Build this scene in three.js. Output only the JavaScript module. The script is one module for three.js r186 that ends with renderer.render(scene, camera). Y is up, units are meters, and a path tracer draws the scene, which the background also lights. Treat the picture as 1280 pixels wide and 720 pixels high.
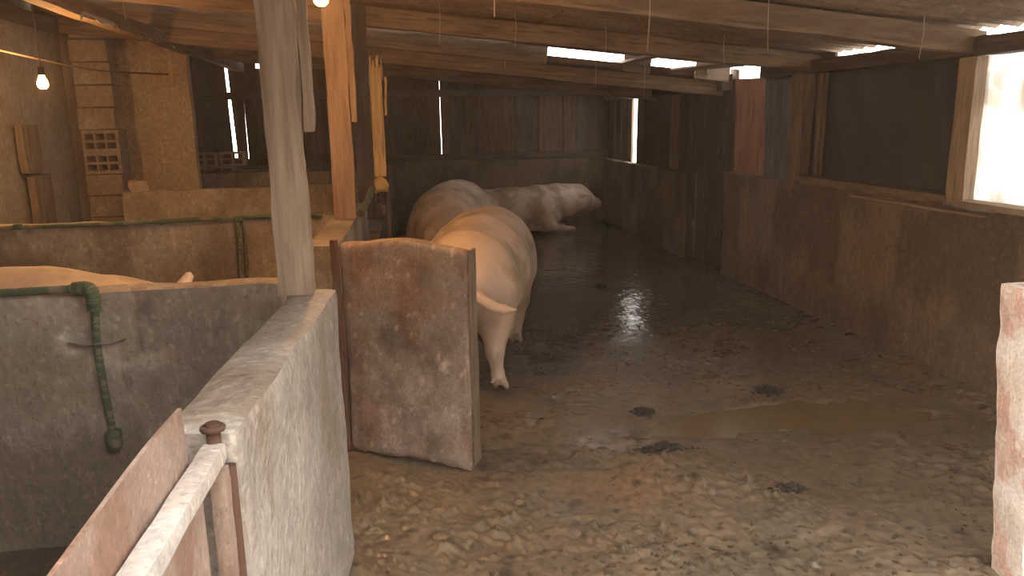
import * as THREE from 'three';
import { ImprovedNoise } from 'three/addons/math/ImprovedNoise.js';
import { mergeGeometries, mergeVertices, toCreasedNormals } from 'three/addons/utils/BufferGeometryUtils.js';

// ---------- camera, sky, exposure ----------
// Barn axes: x = across the barn (to the window wall), -z = down the passage, y = up, metres.
const scene = new THREE.Scene();
const camera = new THREE.PerspectiveCamera(2 * Math.atan(360 / 980) * 180 / Math.PI, 16 / 9, 0.05, 60);
camera.position.set(0, 1.55, 0);
camera.rotation.order = 'YXZ';
camera.rotation.set(-Math.atan(213 / 980), -9 * Math.PI / 180, -0.0175);
const renderer = new THREE.WebGLRenderer({ antialias: true });
renderer.toneMapping = THREE.LinearToneMapping;
renderer.toneMappingExposure = 1.22;
renderer.shadowMap.enabled = true;
scene.background = new THREE.Color().setRGB(1.0, 0.965, 0.91);   // bright overcast
scene.backgroundIntensity = 8;
scene.fog = new THREE.FogExp2(new THREE.Color().setRGB(1.0, 0.78, 0.58), 0.006);   // dusty stable air
const BULB_COLOR = new THREE.Color().setRGB(1.0, 0.52, 0.18);

// ---------- helpers ----------
const perlin = new ImprovedNoise();
const N3 = (x, y, z) => perlin.noise(x + 37.2, y + 11.7, z + 53.1);
const F3 = (x, y, z, o = 3) => { let s = 0, a = 1, t = 0; for (let i = 0; i < o; i++) { s += a * N3(x, y, z); t += a; a *= 0.5; x *= 2.03; y *= 2.03; z *= 2.03; } return s / t; };
let seedState = 12345;
const rnd = () => { seedState = (seedState + 0x6d2b79f5) | 0; let t = Math.imul(seedState ^ (seedState >>> 15), 1 | seedState); t = (t + Math.imul(t ^ (t >>> 7), 61 | t)) ^ t; return ((t ^ (t >>> 14)) >>> 0) / 4294967296; };
const rr = (a, b) => a + (b - a) * rnd();
const clamp = (x, a = 0, b = 1) => Math.min(b, Math.max(a, x));
const lerp = (a, b, t) => a + (b - a) * t;
const sstep = (a, b, x) => { const t = clamp((x - a) / (b - a)); return t * t * (3 - 2 * t); };
const mix3 = (a, b, t) => [lerp(a[0], b[0], t), lerp(a[1], b[1], t), lerp(a[2], b[2], t)];

// periodic value noise for textures
const hash2 = (x, y, s) => { let h = Math.imul(x, 374761393) + Math.imul(y, 668265263) + Math.imul(s, 974634777); h = Math.imul(h ^ (h >>> 13), 1274126177); return ((h ^ (h >>> 16)) >>> 0) / 4294967296; };
function vn(x, y, px, py, s) {
  const xi = Math.floor(x), yi = Math.floor(y), fx = x - xi, fy = y - yi, sx = fx * fx * (3 - 2 * fx), sy = fy * fy * (3 - 2 * fy);
  const m = (a, n) => ((a % n) + n) % n;
  const x0 = m(xi, px), x1 = m(xi + 1, px), y0 = m(yi, py), y1 = m(yi + 1, py);
  return lerp(lerp(hash2(x0, y0, s), hash2(x1, y0, s), sx), lerp(hash2(x0, y1, s), hash2(x1, y1, s), sx), sy);
}
function fbm(u, v, px, py, oct, s) { let a = 1, t = 0, r = 0; for (let i = 0; i < oct; i++) { r += a * vn(u * px, v * py, px, py, s + i); t += a; a *= 0.55; px *= 2; py *= 2; } return r / t; }
const enc = (c) => { c = clamp(c); return Math.round(255 * (c <= 0.0031308 ? 12.92 * c : 1.055 * Math.pow(c, 1 / 2.4) - 0.055)); };
function texture(w, h, fn, colour) {
  const d = new Uint8Array(w * h * 4);
  for (let y = 0; y < h; y++) for (let x = 0; x < w; x++) {
    const c = fn((x + 0.5) / w, (y + 0.5) / h), i = (y * w + x) * 4;
    if (colour) { d[i] = enc(c[0]); d[i + 1] = enc(c[1]); d[i + 2] = enc(c[2]); } else d[i] = d[i + 1] = d[i + 2] = Math.round(255 * clamp(c));
    d[i + 3] = 255;
  }
  const t = new THREE.DataTexture(d, w, h);
  t.wrapS = t.wrapT = THREE.RepeatWrapping; t.magFilter = THREE.LinearFilter; t.minFilter = THREE.LinearMipmapLinearFilter; t.generateMipmaps = true;
  if (colour) t.colorSpace = THREE.SRGBColorSpace;
  t.needsUpdate = true; return t;
}
const rep = (t, size) => { const c = t.clone(); c.repeat.set(1 / size, 1 / size); c.needsUpdate = true; return c; };

// ---------- materials ----------
const bumpFine = texture(512, 512, (u, v) => 0.55 * fbm(u, v, 8, 8, 5, 3) + 0.45 * fbm(u, v, 40, 40, 3, 9));
function concrete(a, b, stain, amount, seed, opt = {}) {
  const map = texture(512, 512, (u, v) => {
    let c = mix3(a, b, sstep(0.3, 0.7, fbm(u, v, 4, 4, 5, seed)));
    c = mix3(c, stain, amount * sstep(0.48, 0.68, fbm(u, v, 6, 3, 5, seed + 20)));
    const speck = fbm(u, v, 60, 60, 2, seed + 40), k = 0.82 + 0.36 * speck;
    c = [c[0] * k, c[1] * k, c[2] * k];
    const fleck = sstep(0.68, 0.78, fbm(u, v, 140, 60, 2, seed + 80)), pit = sstep(0.70, 0.80, fbm(u, v, 130, 120, 2, seed + 90));
    c = mix3(mix3(c, [c[0] * 1.55, c[1] * 1.58, c[2] * 1.6], 0.5 * fleck), [c[0] * 0.45, c[1] * 0.42, c[2] * 0.4], 0.4 * pit);
    const drip = sstep(0.66, 0.8, fbm(u, v, 50, 4, 3, seed + 60));
    return mix3(c, [c[0] * 1.5, c[1] * 1.5, c[2] * 1.5], 0.35 * drip);
  }, true);
  return new THREE.MeshStandardMaterial({ map: rep(map, opt.size || 1.6), bumpMap: rep(bumpFine, 0.7), bumpScale: opt.bump || 0.006, roughness: opt.rough ?? 0.92 });
}
function timber(a, b, seed, opt = {}) {
  const map = texture(256, 512, (u, v) => {
    const g = fbm(u, v, 24, 3, 4, seed), w = fbm(u, v, 6, 2, 4, seed + 7), f = fbm(u, v, 90, 8, 2, seed + 13);
    let c = mix3(a, b, sstep(0.3, 0.7, 0.6 * g + 0.4 * w));
    const k = 0.8 + 0.4 * f; c = [c[0] * k, c[1] * k, c[2] * k];
    return mix3(c, [c[0] * 0.45, c[1] * 0.42, c[2] * 0.4], 0.7 * sstep(0.66, 0.78, fbm(u, v, 30, 2, 3, seed + 31)));
  }, true);
  const bm = texture(256, 512, (u, v) => 0.6 * fbm(u, v, 32, 3, 4, seed) + 0.4 * fbm(u, v, 90, 10, 2, seed + 13));
  return new THREE.MeshStandardMaterial({ map: rep(map, 0.8), bumpMap: rep(bm, 0.8), bumpScale: opt.bump || 0.005, roughness: opt.rough ?? 0.88 });
}
const M = {
  dividerWall: concrete([0.28, 0.24, 0.205], [0.38, 0.34, 0.30], [0.225, 0.165, 0.12], 0.75, 101, { bump: 0.013 }),
  penWall: concrete([0.27, 0.215, 0.17], [0.36, 0.30, 0.25], [0.17, 0.13, 0.10], 0.7, 211),
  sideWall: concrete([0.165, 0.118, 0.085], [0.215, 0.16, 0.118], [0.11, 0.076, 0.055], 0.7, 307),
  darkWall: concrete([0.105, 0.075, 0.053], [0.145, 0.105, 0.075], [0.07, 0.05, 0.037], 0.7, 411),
  tanPlaster: concrete([0.52, 0.36, 0.235], [0.60, 0.44, 0.30], [0.42, 0.28, 0.18], 0.6, 509),
  greyPlaster: concrete([0.26, 0.22, 0.18], [0.33, 0.28, 0.235], [0.20, 0.165, 0.13], 0.6, 601),
  gateSlab: concrete([0.15, 0.108, 0.085], [0.255, 0.20, 0.165], [0.20, 0.115, 0.08], 0.8, 701, { bump: 0.004, size: 0.8 }),
  brick: concrete([0.28, 0.21, 0.16], [0.36, 0.29, 0.24], [0.2, 0.15, 0.12], 0.5, 811),
  greyWood: timber([0.22, 0.155, 0.108], [0.33, 0.245, 0.178], 21),
  brownWood: timber([0.21, 0.13, 0.085], [0.30, 0.195, 0.13], 33),
  darkWood: timber([0.08, 0.06, 0.047], [0.13, 0.10, 0.078], 45),
  plankA: timber([0.092, 0.06, 0.04], [0.148, 0.10, 0.068], 57),
  plankB: timber([0.066, 0.046, 0.033], [0.107, 0.075, 0.054], 63),
  plankC: timber([0.16, 0.115, 0.08], [0.23, 0.165, 0.115], 71),
  rawWood: timber([0.52, 0.33, 0.15], [0.68, 0.46, 0.23], 83),
  beamWood: timber([0.17, 0.11, 0.07], [0.25, 0.17, 0.11], 91),
  sillWood: timber([0.30, 0.22, 0.155], [0.40, 0.31, 0.23], 99),
  pinkBoard: timber([0.30, 0.15, 0.11], [0.38, 0.21, 0.165], 107),
  blueBoard: timber([0.12, 0.115, 0.125], [0.19, 0.18, 0.19], 115),
  roof: concrete([0.17, 0.115, 0.075], [0.24, 0.165, 0.11], [0.14, 0.095, 0.065], 0.8, 901),
  rustSheet: concrete([0.20, 0.125, 0.095], [0.28, 0.20, 0.16], [0.20, 0.105, 0.07], 0.7, 951, { bump: 0.003, rough: 0.7, size: 0.7 }),
  paleRail: concrete([0.38, 0.345, 0.315], [0.48, 0.45, 0.42], [0.40, 0.31, 0.26], 0.5, 977, { bump: 0.004, size: 0.8 }),
  whiteWash: concrete([0.84, 0.76, 0.69], [0.90, 0.86, 0.82], [0.66, 0.42, 0.35], 0.8, 991, { bump: 0.006, size: 0.5 }),
  rust: new THREE.MeshStandardMaterial({ color: new THREE.Color().setRGB(0.13, 0.06, 0.04), roughness: 0.85, bumpMap: rep(bumpFine, 0.2), bumpScale: 0.003 }),
  steel: new THREE.MeshStandardMaterial({ color: new THREE.Color().setRGB(0.25, 0.22, 0.19), roughness: 0.5, metalness: 0.6 }),
  cobweb: new THREE.MeshPhysicalMaterial({ color: new THREE.Color().setRGB(0.5, 0.42, 0.33), roughness: 1, transmission: 0.35, thickness: 0, side: THREE.DoubleSide }),
  dung: new THREE.MeshStandardMaterial({ color: new THREE.Color().setRGB(0.035, 0.03, 0.026), roughness: 0.55, bumpMap: rep(bumpFine, 0.15), bumpScale: 0.006 }),
  clod: new THREE.MeshStandardMaterial({ color: new THREE.Color().setRGB(0.15, 0.115, 0.075), roughness: 0.5, bumpMap: rep(bumpFine, 0.15), bumpScale: 0.004 }),
  slurry: new THREE.MeshStandardMaterial({ color: new THREE.Color().setRGB(0.15, 0.107, 0.05), roughness: 0.18, bumpMap: rep(bumpFine, 0.5), bumpScale: 0.0006 }),
  yellowCloth: new THREE.MeshStandardMaterial({ color: new THREE.Color().setRGB(0.6, 0.38, 0.16), roughness: 0.95, bumpMap: rep(bumpFine, 0.15), bumpScale: 0.004 }),
  cable: new THREE.MeshStandardMaterial({ color: new THREE.Color().setRGB(0.16, 0.11, 0.075), roughness: 0.9 }),
  hole: new THREE.MeshStandardMaterial({ color: new THREE.Color().setRGB(0.05, 0.04, 0.033), roughness: 1 }),
  yard: concrete([0.20, 0.155, 0.11], [0.27, 0.215, 0.16], [0.15, 0.11, 0.08], 0.6, 1201),
  tarp: new THREE.MeshStandardMaterial({ color: new THREE.Color().setRGB(0.05, 0.04, 0.033), roughness: 0.55, side: THREE.DoubleSide, bumpMap: rep(bumpFine, 0.9), bumpScale: 0.01 }),
};
{ // green algae on old plastic pipe
  const map = texture(128, 256, (u, v) => mix3([0.075, 0.11, 0.06], [0.20, 0.17, 0.115], sstep(0.48, 0.66, fbm(u, v, 4, 10, 4, 77))), true);
  M.pipe = new THREE.MeshStandardMaterial({ map: rep(map, 0.5), roughness: 0.8, bumpMap: rep(bumpFine, 0.25), bumpScale: 0.003 });
}
{ // dirty polythene sheet
  const map = texture(512, 512, (u, v) => mix3([0.34, 0.325, 0.305], [0.14, 0.12, 0.095], 0.85 * sstep(0.46, 0.7, fbm(u, v, 7, 5, 5, 1301)) + 0.15 * sstep(0.55, 0.7, fbm(u, v, 20, 5, 3, 1331))), true);
  M.polythene = new THREE.MeshPhysicalMaterial({ map: rep(map, 1.4), roughness: 0.9, transmission: 0.75, thickness: 0, side: THREE.DoubleSide });
}

M.gateSlab.vertexColors = true;
M.penWallStained = M.penWall.clone(); M.penWallStained.vertexColors = true;

// ---------- geometry builders ----------
let uvShift = 0;
function projectUV(geo, grain) {
  const g = geo.index ? geo.toNonIndexed() : geo, p = g.attributes.position, uv = new Float32Array(p.count * 2);
  const a = new THREE.Vector3(), b = new THREE.Vector3(), c = new THREE.Vector3(), n = new THREE.Vector3();
  uvShift += 0.377; const gi = { x: 0, y: 1, z: 2 }[grain];
  for (let i = 0; i < p.count; i += 3) {
    a.fromBufferAttribute(p, i); b.fromBufferAttribute(p, i + 1); c.fromBufferAttribute(p, i + 2);
    n.copy(b).sub(a).cross(c.clone().sub(a));
    const m = [Math.abs(n.x), Math.abs(n.y), Math.abs(n.z)], k = m.indexOf(Math.max(...m));
    let ax = [0, 1, 2].filter((q) => q !== k); if (k === 0) ax = [2, 1];
    if (gi !== undefined && ax.includes(gi) && ax[1] !== gi) ax = [ax[1], ax[0]];
    [a, b, c].forEach((q, j) => { uv[(i + j) * 2] = q.getComponent(ax[0]) + uvShift; uv[(i + j) * 2 + 1] = q.getComponent(ax[1]) + uvShift * 1.7; });
  }
  g.setAttribute('uv', new THREE.BufferAttribute(uv, 2)); return g;
}
// box with worn, uneven edges; origin at the middle of its base
function roughBox(w, h, d, o = {}) {
  const s = o.seg || 0.09, r = Math.min(o.r ?? 0.012, w / 2.2, h / 2.2, d / 2.2), amp = o.amp ?? 0.005, f = o.freq || 5, sd = o.seed ?? rnd() * 90;
  const n = (l) => clamp(Math.round(l / s), 2, o.max || 48);
  const g = new THREE.BoxGeometry(w, h, d, n(w), n(h), n(d)), p = g.attributes.position, hw = w / 2 - r, hh = h / 2 - r, hd = d / 2 - r;
  for (let i = 0; i < p.count; i++) {
    let x = p.getX(i), y = p.getY(i), z = p.getZ(i);
    const qx = clamp(x, -hw, hw), qy = clamp(y, -hh, hh), qz = clamp(z, -hd, hd);
    let dx = x - qx, dy = y - qy, dz = z - qz; const l = Math.hypot(dx, dy, dz) || 1;
    x = qx + dx / l * r; y = qy + dy / l * r; z = qz + dz / l * r;
    if (o.shape) [x, y, z] = o.shape(x, y + h / 2, z).map((q, k) => q - (k === 1 ? h / 2 : 0));
    x += amp * F3(x * f + sd, y * f, z * f, 3) * 1.6; y += amp * F3(x * f, y * f + sd + 9, z * f, 3) * 1.6; z += amp * F3(x * f, y * f, z * f + sd + 23, 3) * 1.6;
    p.setXYZ(i, x, y + h / 2, z);
  }
  g.deleteAttribute('uv'); g.deleteAttribute('normal');
  return projectUV(toCreasedNormals(g, 0.9), o.grain);
}
function prism(pts, depth, grain = 'y') {  // outline in x,y pushed along z by depth, centred
  const s = new THREE.Shape(pts.map((p) => new THREE.Vector2(...p)));
  const g = new THREE.ExtrudeGeometry(s, { depth: depth - 0.006, bevelEnabled: true, bevelThickness: 0.003, bevelSize: 0.003, bevelSegments: 1 });
  g.translate(0, 0, -depth / 2); g.deleteAttribute('uv'); return projectUV(g, grain);
}
function tube(pts, r, seg = 24, rad = 8) {
  const g = new THREE.TubeGeometry(new THREE.CatmullRomCurve3(pts.map((p) => new THREE.Vector3(...p)), false, 'catmullrom', 0.3), seg, r, rad, false);
  const uv = g.attributes.uv; for (let i = 0; i < uv.count; i++) uv.setXY(i, uv.getY(i) * 0.2, uv.getX(i) * 2);
  return g;
}
// stains as vertex colours: fn(x, y, z) -> multiplier
function stained(geo, fn) {
  const p = geo.attributes.position, c = new Float32Array(p.count * 3);
  for (let i = 0; i < p.count; i++) c.set(fn(p.getX(i), p.getY(i), p.getZ(i)), i * 3);
  geo.setAttribute('color', new THREE.BufferAttribute(c, 3)); return geo;
}
const blot = (x, y, cx, cy, rx, ry, ragged = 0.5) => sstep(0.25, 0.75, 1 - Math.hypot((x - cx) / rx, (y - cy) / ry) + ragged * F3(x * 11, y * 11, 3.3, 4) + 0.15);
const taken = {};
function numbered(name) { const k = (taken[name] = (taken[name] ?? -1) + 1); return k ? name + '_' + String(k).padStart(3, '0') : name; }
function info(o, label, category, group, kind) { o.userData.label = label; o.userData.category = category; if (group) o.userData.group = group; if (kind) o.userData.kind = kind; return o; }
function part(name, geo, mat, parent, pos = [0, 0, 0], rot = [0, 0, 0]) {
  const m = new THREE.Mesh(geo, mat); m.name = name; m.castShadow = m.receiveShadow = true; m.position.set(...pos); m.rotation.set(...rot); parent.add(m); return m;
}
function solo(name, geo, mat, pos, rot, label, category, group, kind) { const m = part(numbered(name), geo, mat, scene, pos, rot); return info(m, label, category, group, kind); }
function group(name, pos, label, category, grp, kind, ry = 0) { const g = new THREE.Group(); g.name = numbered(name); g.position.set(...pos); g.rotation.y = ry; scene.add(g); return info(g, label, category, grp, kind); }
// straight wall between two plan points (x, v) where v = -z
function between([x1, v1], [x2, v2]) { return { len: Math.hypot(x2 - x1, v2 - v1), pos: [(x1 + x2) / 2, 0, -(v1 + v2) / 2], ry: Math.atan2(v2 - v1, x2 - x1) }; }

const roofY = (x) => 1.97 + 0.1 * (3.15 - x), STEP = 0.12;   // beyond v = 7.1 the roof lies one step lower

// ---------- floor ----------
const wetZone = (x, v) => sstep(4.0, 6.2, v + 0.5 * F3(x * 0.9, 0, v * 0.9)) * sstep(0.4, 1.2, x);
const PUDDLE_Y = 0.004;
const pool = (x, v) => { // > 0 inside the slurry hollows
  const w = 0.26 * F3(x * 5, 81, v * 7, 4), e = (cx, cv, rx, rv) => 1 - Math.hypot((x - cx) / rx, (v - cv) / rv);
  return Math.max(e(2.0, 3.62, 0.62, 0.15), e(1.55, 3.5, 0.35, 0.12), e(2.35, 3.45, 0.4, 0.16)) + w * 3.2 - 0.05;
};
function mudHeight(x, v) {
  const broad = 0.030 * F3(x * 0.8, 4.1, v * 0.8, 3);
  const rough = sstep(0.0, 0.25, F3(x * 0.9 + 3, 9, v * 0.9, 2) + 0.14 + 0.28 * sstep(3.6, 2.6, v)) * sstep(5.2, 3.6, v);
  const ridge = 1 - Math.abs(F3(x * 8 + 1.5 * F3(x * 5, 3, v * 5, 2), 2.2, v * 10, 3)) * 3.2;
  const lumps = (0.016 * Math.max(0, ridge) * sstep(-0.15, 0.2, F3(x * 3.3, 13, v * 3.3, 2)) + (0.045 * Math.max(0, F3(x * 16, 17, v * 18, 3) - 0.03) + 0.05 * Math.max(0, F3(x * 36, 19, v * 38, 3) - 0.06)) * sstep(-0.2, 0.15, F3(x * 2.4, 23, v * 2.8, 3))) * (0.22 + 0.78 * rough);
  const fine = 0.006 * F3(x * 45, 7, v * 45, 2) * (0.25 + 0.75 * rough);
  const ramp = 0.05 * sstep(2.85, 3.15, x) + 0.03 * sstep(0.12, -0.2, x) * sstep(2.9, 3.4, v);
  let h = broad * (0.4 + 0.6 * rough) + lumps * (1 - 0.5 * wetZone(x, v)) + fine + ramp + 0.004;
  const near = sstep(1.5, 1.0, Math.hypot((x - 1.98) / 0.95, (v - 3.58) / 0.5));
  if (near > 0) { const q = pool(x, v); h = lerp(h, lerp(Math.max(h, PUDDLE_Y + 0.018), PUDDLE_Y - 0.004, sstep(-0.25, 0.25, q)), near); }
  return h;
}
{
  const g0 = group('floor', [0, 0, 0], 'muddy wet earth floor of the pig passage', 'floor', null, 'structure');
  const x0 = -0.75, x1 = 3.3, nx = 420, nv = 800, P = [], UV = [], I = [];
  for (let j = 0; j <= nv; j++) {
    const t = j / nv, v = 0.2 + 10.9 * (0.36 * t + 0.64 * t * t);
    for (let i = 0; i <= nx; i++) { const x = lerp(x0, x1, i / nx); P.push(x, mudHeight(x, v) - 0.01, -v); UV.push((x - x0) / (x1 - x0), (v - 0.2) / 10.9); }
  }
  for (let j = 0; j < nv; j++) for (let i = 0; i < nx; i++) { const a = j * (nx + 1) + i; I.push(a, a + 1, a + nx + 1, a + 1, a + nx + 2, a + nx + 1); }
  const g = new THREE.BufferGeometry(); g.setAttribute('position', new THREE.Float32BufferAttribute(P, 3)); g.setAttribute('uv', new THREE.Float32BufferAttribute(UV, 2)); g.setIndex(I); g.computeVertexNormals();
  const W = 512, Hh = 1400;
  const at = (u, v) => [x0 + u * (x1 - x0), 0.2 + v * 10.9];
  const map = texture(W, Hh, (u, v) => {
    const [x, d] = at(u, v);
    let c = mix3([0.155, 0.116, 0.078], [0.21, 0.16, 0.11], sstep(-0.3, 0.3, F3(x * 1.3, 1, d * 1.3, 4)));
    c = mix3(c, [0.165, 0.14, 0.10], sstep(0.0, 0.35, F3(x * 2.3, 21, d * 2.3, 4)) * 0.8);
    c = mix3(c, [0.225, 0.145, 0.08], sstep(0.12, 0.4, F3(x * 0.9 + 5, 31, d * 0.9, 3)) * 0.7);
    c = mix3(c, [0.055, 0.045, 0.035], sstep(0.26, 0.45, F3(x * 6, 41, d * 6, 3)) * 0.8);
    c = mix3(c, [0.13, 0.098, 0.072], 0.8 * wetZone(x, d));
    c = mix3(c, [0.05, 0.042, 0.033], 0.75 * sstep(0.24, 0.36, F3(x * 17, 91, d * 21, 3)) * (1 - wetZone(x, d)));
    const k = 0.85 + 0.5 * F3(x * 30, 51, d * 30, 2); return [c[0] * k, c[1] * k, c[2] * k];
  }, true);
  const rough = texture(W, Hh, (u, v) => { const [x, d] = at(u, v); return lerp(0.44, 0.15, clamp(wetZone(x, d) + 0.6 * sstep(0.05, 0.35, F3(x * 1.7, 61, d * 1.7, 3)))) + 0.15 * F3(x * 14, 71, d * 14, 2); });
  map.wrapS = map.wrapT = rough.wrapS = rough.wrapT = THREE.ClampToEdgeWrapping;
  const bm = rep(bumpFine, 1); bm.repeat.set(9, 24);
  part('mud', g, new THREE.MeshStandardMaterial({ map, roughnessMap: rough, roughness: 1, bumpMap: bm, bumpScale: 0.001 }), g0);
  const pen = roughBox(2.5, 0.12, 10.7, { amp: 0.02, freq: 3, seg: 0.1, max: 60 });
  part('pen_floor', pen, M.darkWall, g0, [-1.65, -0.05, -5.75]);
  const yard = roughBox(9, 0.1, 16, { amp: 0.01, seg: 0.3 });
  part('yard', yard, M.yard, g0, [0.4, -0.16, -4.0]);
}
{
  const s = new THREE.Shape(); s.absellipse(0, 0, 0.86, 0.42, 0, Math.PI * 2);
  const g = new THREE.ExtrudeGeometry(s, { depth: 0.02, bevelEnabled: false, curveSegments: 48 }); g.rotateX(-Math.PI / 2);
  solo('slurry_puddle', g, M.slurry, [1.98, PUDDLE_Y - 0.0235, -3.58], [0, 0.1, 0], 'shallow yellow brown slurry puddle on the muddy floor', 'puddle');
}

solo('shed_wall', roughBox(9, 4.3, 0.2, { amp: 0.01, seg: 0.4 }), M.yard, [0.4, -0.1, 3.4], [0, 0, 0], 'plain outbuilding wall across the yard from the entrance', 'wall', null, 'structure');

// ---------- masonry ----------
function wall(name, p1, p2, h, th, mat, label, opt = {}) {
  const b = between(p1, p2);
  let geo = roughBox(b.len, h, th, { amp: 0.009, freq: 3.2, r: opt.r || 0.018, seg: opt.seg || 0.07, shape: opt.shape, max: opt.max });
  if (opt.stain) geo = stained(geo, opt.stain);
  const o = solo(name, geo, mat, [b.pos[0], opt.y || 0, b.pos[2]], [0, b.ry, 0], label, 'wall', opt.group, 'structure');
  return o;
}
wall('divider_wall', [-0.362, 1.42], [-0.25, 2.66], 1.0, 0.15, M.dividerWall, 'pale rough concrete dividing wall below the weathered grey post', { r: 0.022, seg: 0.035 });
wall('divider_wall', [-0.30, 3.62], [-0.20, 5.5], 1.0, 0.15, M.penWall, 'brown dividing wall behind the open gate, under the reddish post');
wall('divider_wall', [-0.16, 5.5], [0.0, 10.95], 0.62, 0.15, M.penWall, 'low dividing wall along the dark board fence by the far pens');
wall('pen_wall', [-2.6, 2.86], [-0.37, 2.84], 1.0, 0.12, M.penWallStained, 'concrete pen wall with green pipe and drinker, meeting the pale dividing wall', { seg: 0.026, max: 90, stain: (x, y) => {
  let c = mix3([1, 1, 1], [0.42, 0.36, 0.32], Math.max(blot(x, y, 0.63, 0.95, 0.035, 0.12, 0.6), blot(x, y, 0.635, 0.82, 0.02, 0.12, 0.5)) * 0.85);   // dark drip
  c = mix3(c, [2.1, 2.2, 2.35], 0.55 * Math.max(blot(x, y, 0.55, 0.74, 0.10, 0.04, 2.2), blot(x, y, 0.38, 0.8, 0.05, 0.04, 2.2), blot(x, y, 0.32, 0.68, 0.07, 0.04, 2.2)));   // pale limewash splashes
  return mix3(c, [1.25, 1.2, 1.15], 0.6 * sstep(0.1, 0.35, F3(x * 7, y * 7, 4, 4)));
} });
wall('pen_wall', [-2.6, 4.87], [-0.3, 4.85], 1.0, 0.12, M.penWall, 'concrete pen wall with a long green pipe along its top');
wall('pen_wall', [-2.1, 6.78], [-0.22, 6.9], 1.0, 0.12, M.penWall, 'brown pen wall with a broken lump on its free end', { y: 0.02 });
wall('pen_wall', [-2.42, 9.35], [-0.1, 9.25], 1.0, 0.12, M.penWall, 'farthest pen wall next to the heap of hollow bricks');
solo('concrete_lump', roughBox(0.14, 0.1, 0.1, { amp: 0.03, freq: 9, r: 0.03, seg: 0.03 }), M.brick, [-1.98, 1.01, -6.79], [0, 0.4, 0], 'small broken lump of concrete on the free end of a pen wall', 'rubble');

// ---------- right wall ----------
{
  const g = group('wall_right', [3.15, 0, 0], 'window wall with low brown plastered base and boards above', 'wall', null, 'structure');
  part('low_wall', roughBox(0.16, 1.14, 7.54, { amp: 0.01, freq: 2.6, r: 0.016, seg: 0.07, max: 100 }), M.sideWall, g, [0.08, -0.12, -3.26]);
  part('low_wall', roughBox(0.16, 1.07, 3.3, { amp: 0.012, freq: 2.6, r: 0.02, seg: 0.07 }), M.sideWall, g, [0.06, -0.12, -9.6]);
  // door hole: dark planks set back in the opening
  for (let i = 0; i < 6; i++) part('plank', roughBox(0.03, 1.86, 0.196, { amp: 0.004, grain: 'y', seg: 0.12, r: 0.004 }), i % 2 ? M.plankB : M.darkWood, g, [0.12 + (i % 2) * 0.012, 0, -7.0 - i * 0.19]);
  part('post', roughBox(0.10, 1.86, 0.11, { amp: 0.006, grain: 'y', r: 0.01 }), M.darkWood, g, [0.05, 0, -8.0]);
  // wall plate
  part('wall_plate', roughBox(0.12, 0.10, 6.85, { amp: 0.006, grain: 'z', r: 0.01, max: 90 }), M.darkWood, g, [0.04, 1.83, -2.94]);
  part('wall_plate', roughBox(0.12, 0.10, 4.1, { amp: 0.006, grain: 'z', r: 0.01 }), M.darkWood, g, [0.04, 1.76, -9.15]);
  // posts and sill in front of the sheets
  part('post', roughBox(0.10, 0.80, 0.14, { amp: 0.006, grain: 'y', r: 0.01 }), M.sillWood, g, [0.03, 1.03, -3.94]);
  part('post', roughBox(0.09, 0.82, 0.20, { amp: 0.006, grain: 'y', r: 0.01 }), M.plankC, g, [0.03, 1.02, -5.73]);
  part('post', roughBox(0.05, 0.78, 0.06, { amp: 0.004, grain: 'y', r: 0.006 }), M.plankC, g, [0.05, 1.06, -5.48]);
  part('sill', roughBox(0.11, 0.06, 1.66, { amp: 0.004, grain: 'z', r: 0.008 }), M.plankC, g, [0.02, 1.02, -4.83]);
  part('sill', roughBox(0.15, 0.035, 4.3, { amp: 0.003, grain: 'z', r: 0.006 }), M.sillWood, g, [0.02, 1.03, -1.75]);
  part('sill', roughBox(0.05, 0.015, 1.2, { amp: 0.003, grain: 'z', r: 0.004 }), M.sillWood, g, [-0.01, 0.985, -4.3]);
  // boards between window bay and door
  part('plank', prism([[5.84, 1.0], [6.38, 1.0], [6.42, 1.86], [5.84, 1.86]], 0.03), M.blueBoard, g, [0.09, 0, 0], [0, Math.PI / 2, 0]);
  part('plank', prism([[6.36, 1.0], [7.03, 1.0], [7.06, 1.86], [6.38, 1.84]], 0.03), M.pinkBoard, g, [0.12, 0, 0], [0, Math.PI / 2, 0]);
  part('plank', prism([[7.0, 1.86], [7.16, 1.86], [7.16, 1.96], [7.0, 1.94]], 0.02), M.plankC, g, [0.1, 0, 0], [0, Math.PI / 2, 0]);
  // far boards with the bright slit
  let v = 7.92; const far = [[7.92, 8.35], [8.35, 8.72], [8.72, 9.16], [9.16, 9.55], [9.55, 9.84], [10.14, 10.30], [10.30, 10.52], [10.60, 10.86], [10.86, 11.2]];
  far.forEach(([a, b], i) => part('plank', prism([[a, 0.93], [b + (i === 4 ? 0.02 : 0), 0.93], [b + (i === 4 ? -0.01 : 0.0), 1.86], [a - (i === 5 ? 0.02 : 0), 1.86]], 0.03), [M.plankA, M.plankC, M.plankA, M.plankB][i % 4], g, [0.08 + (i % 2) * 0.02, 0, 0], [0, Math.PI / 2, 0]));
  // infill between plate and roof, open where daylight shows
  part('infill_board', roughBox(0.03, 0.13, 0.95, { amp: 0.003, grain: 'z' }), M.plankB, g, [0.11, 1.88, -5.9]);
  part('infill_board', roughBox(0.03, 0.10, 4.1, { amp: 0.003, grain: 'z' }), M.plankB, g, [0.11, 1.79, -9.15]);
}
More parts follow.
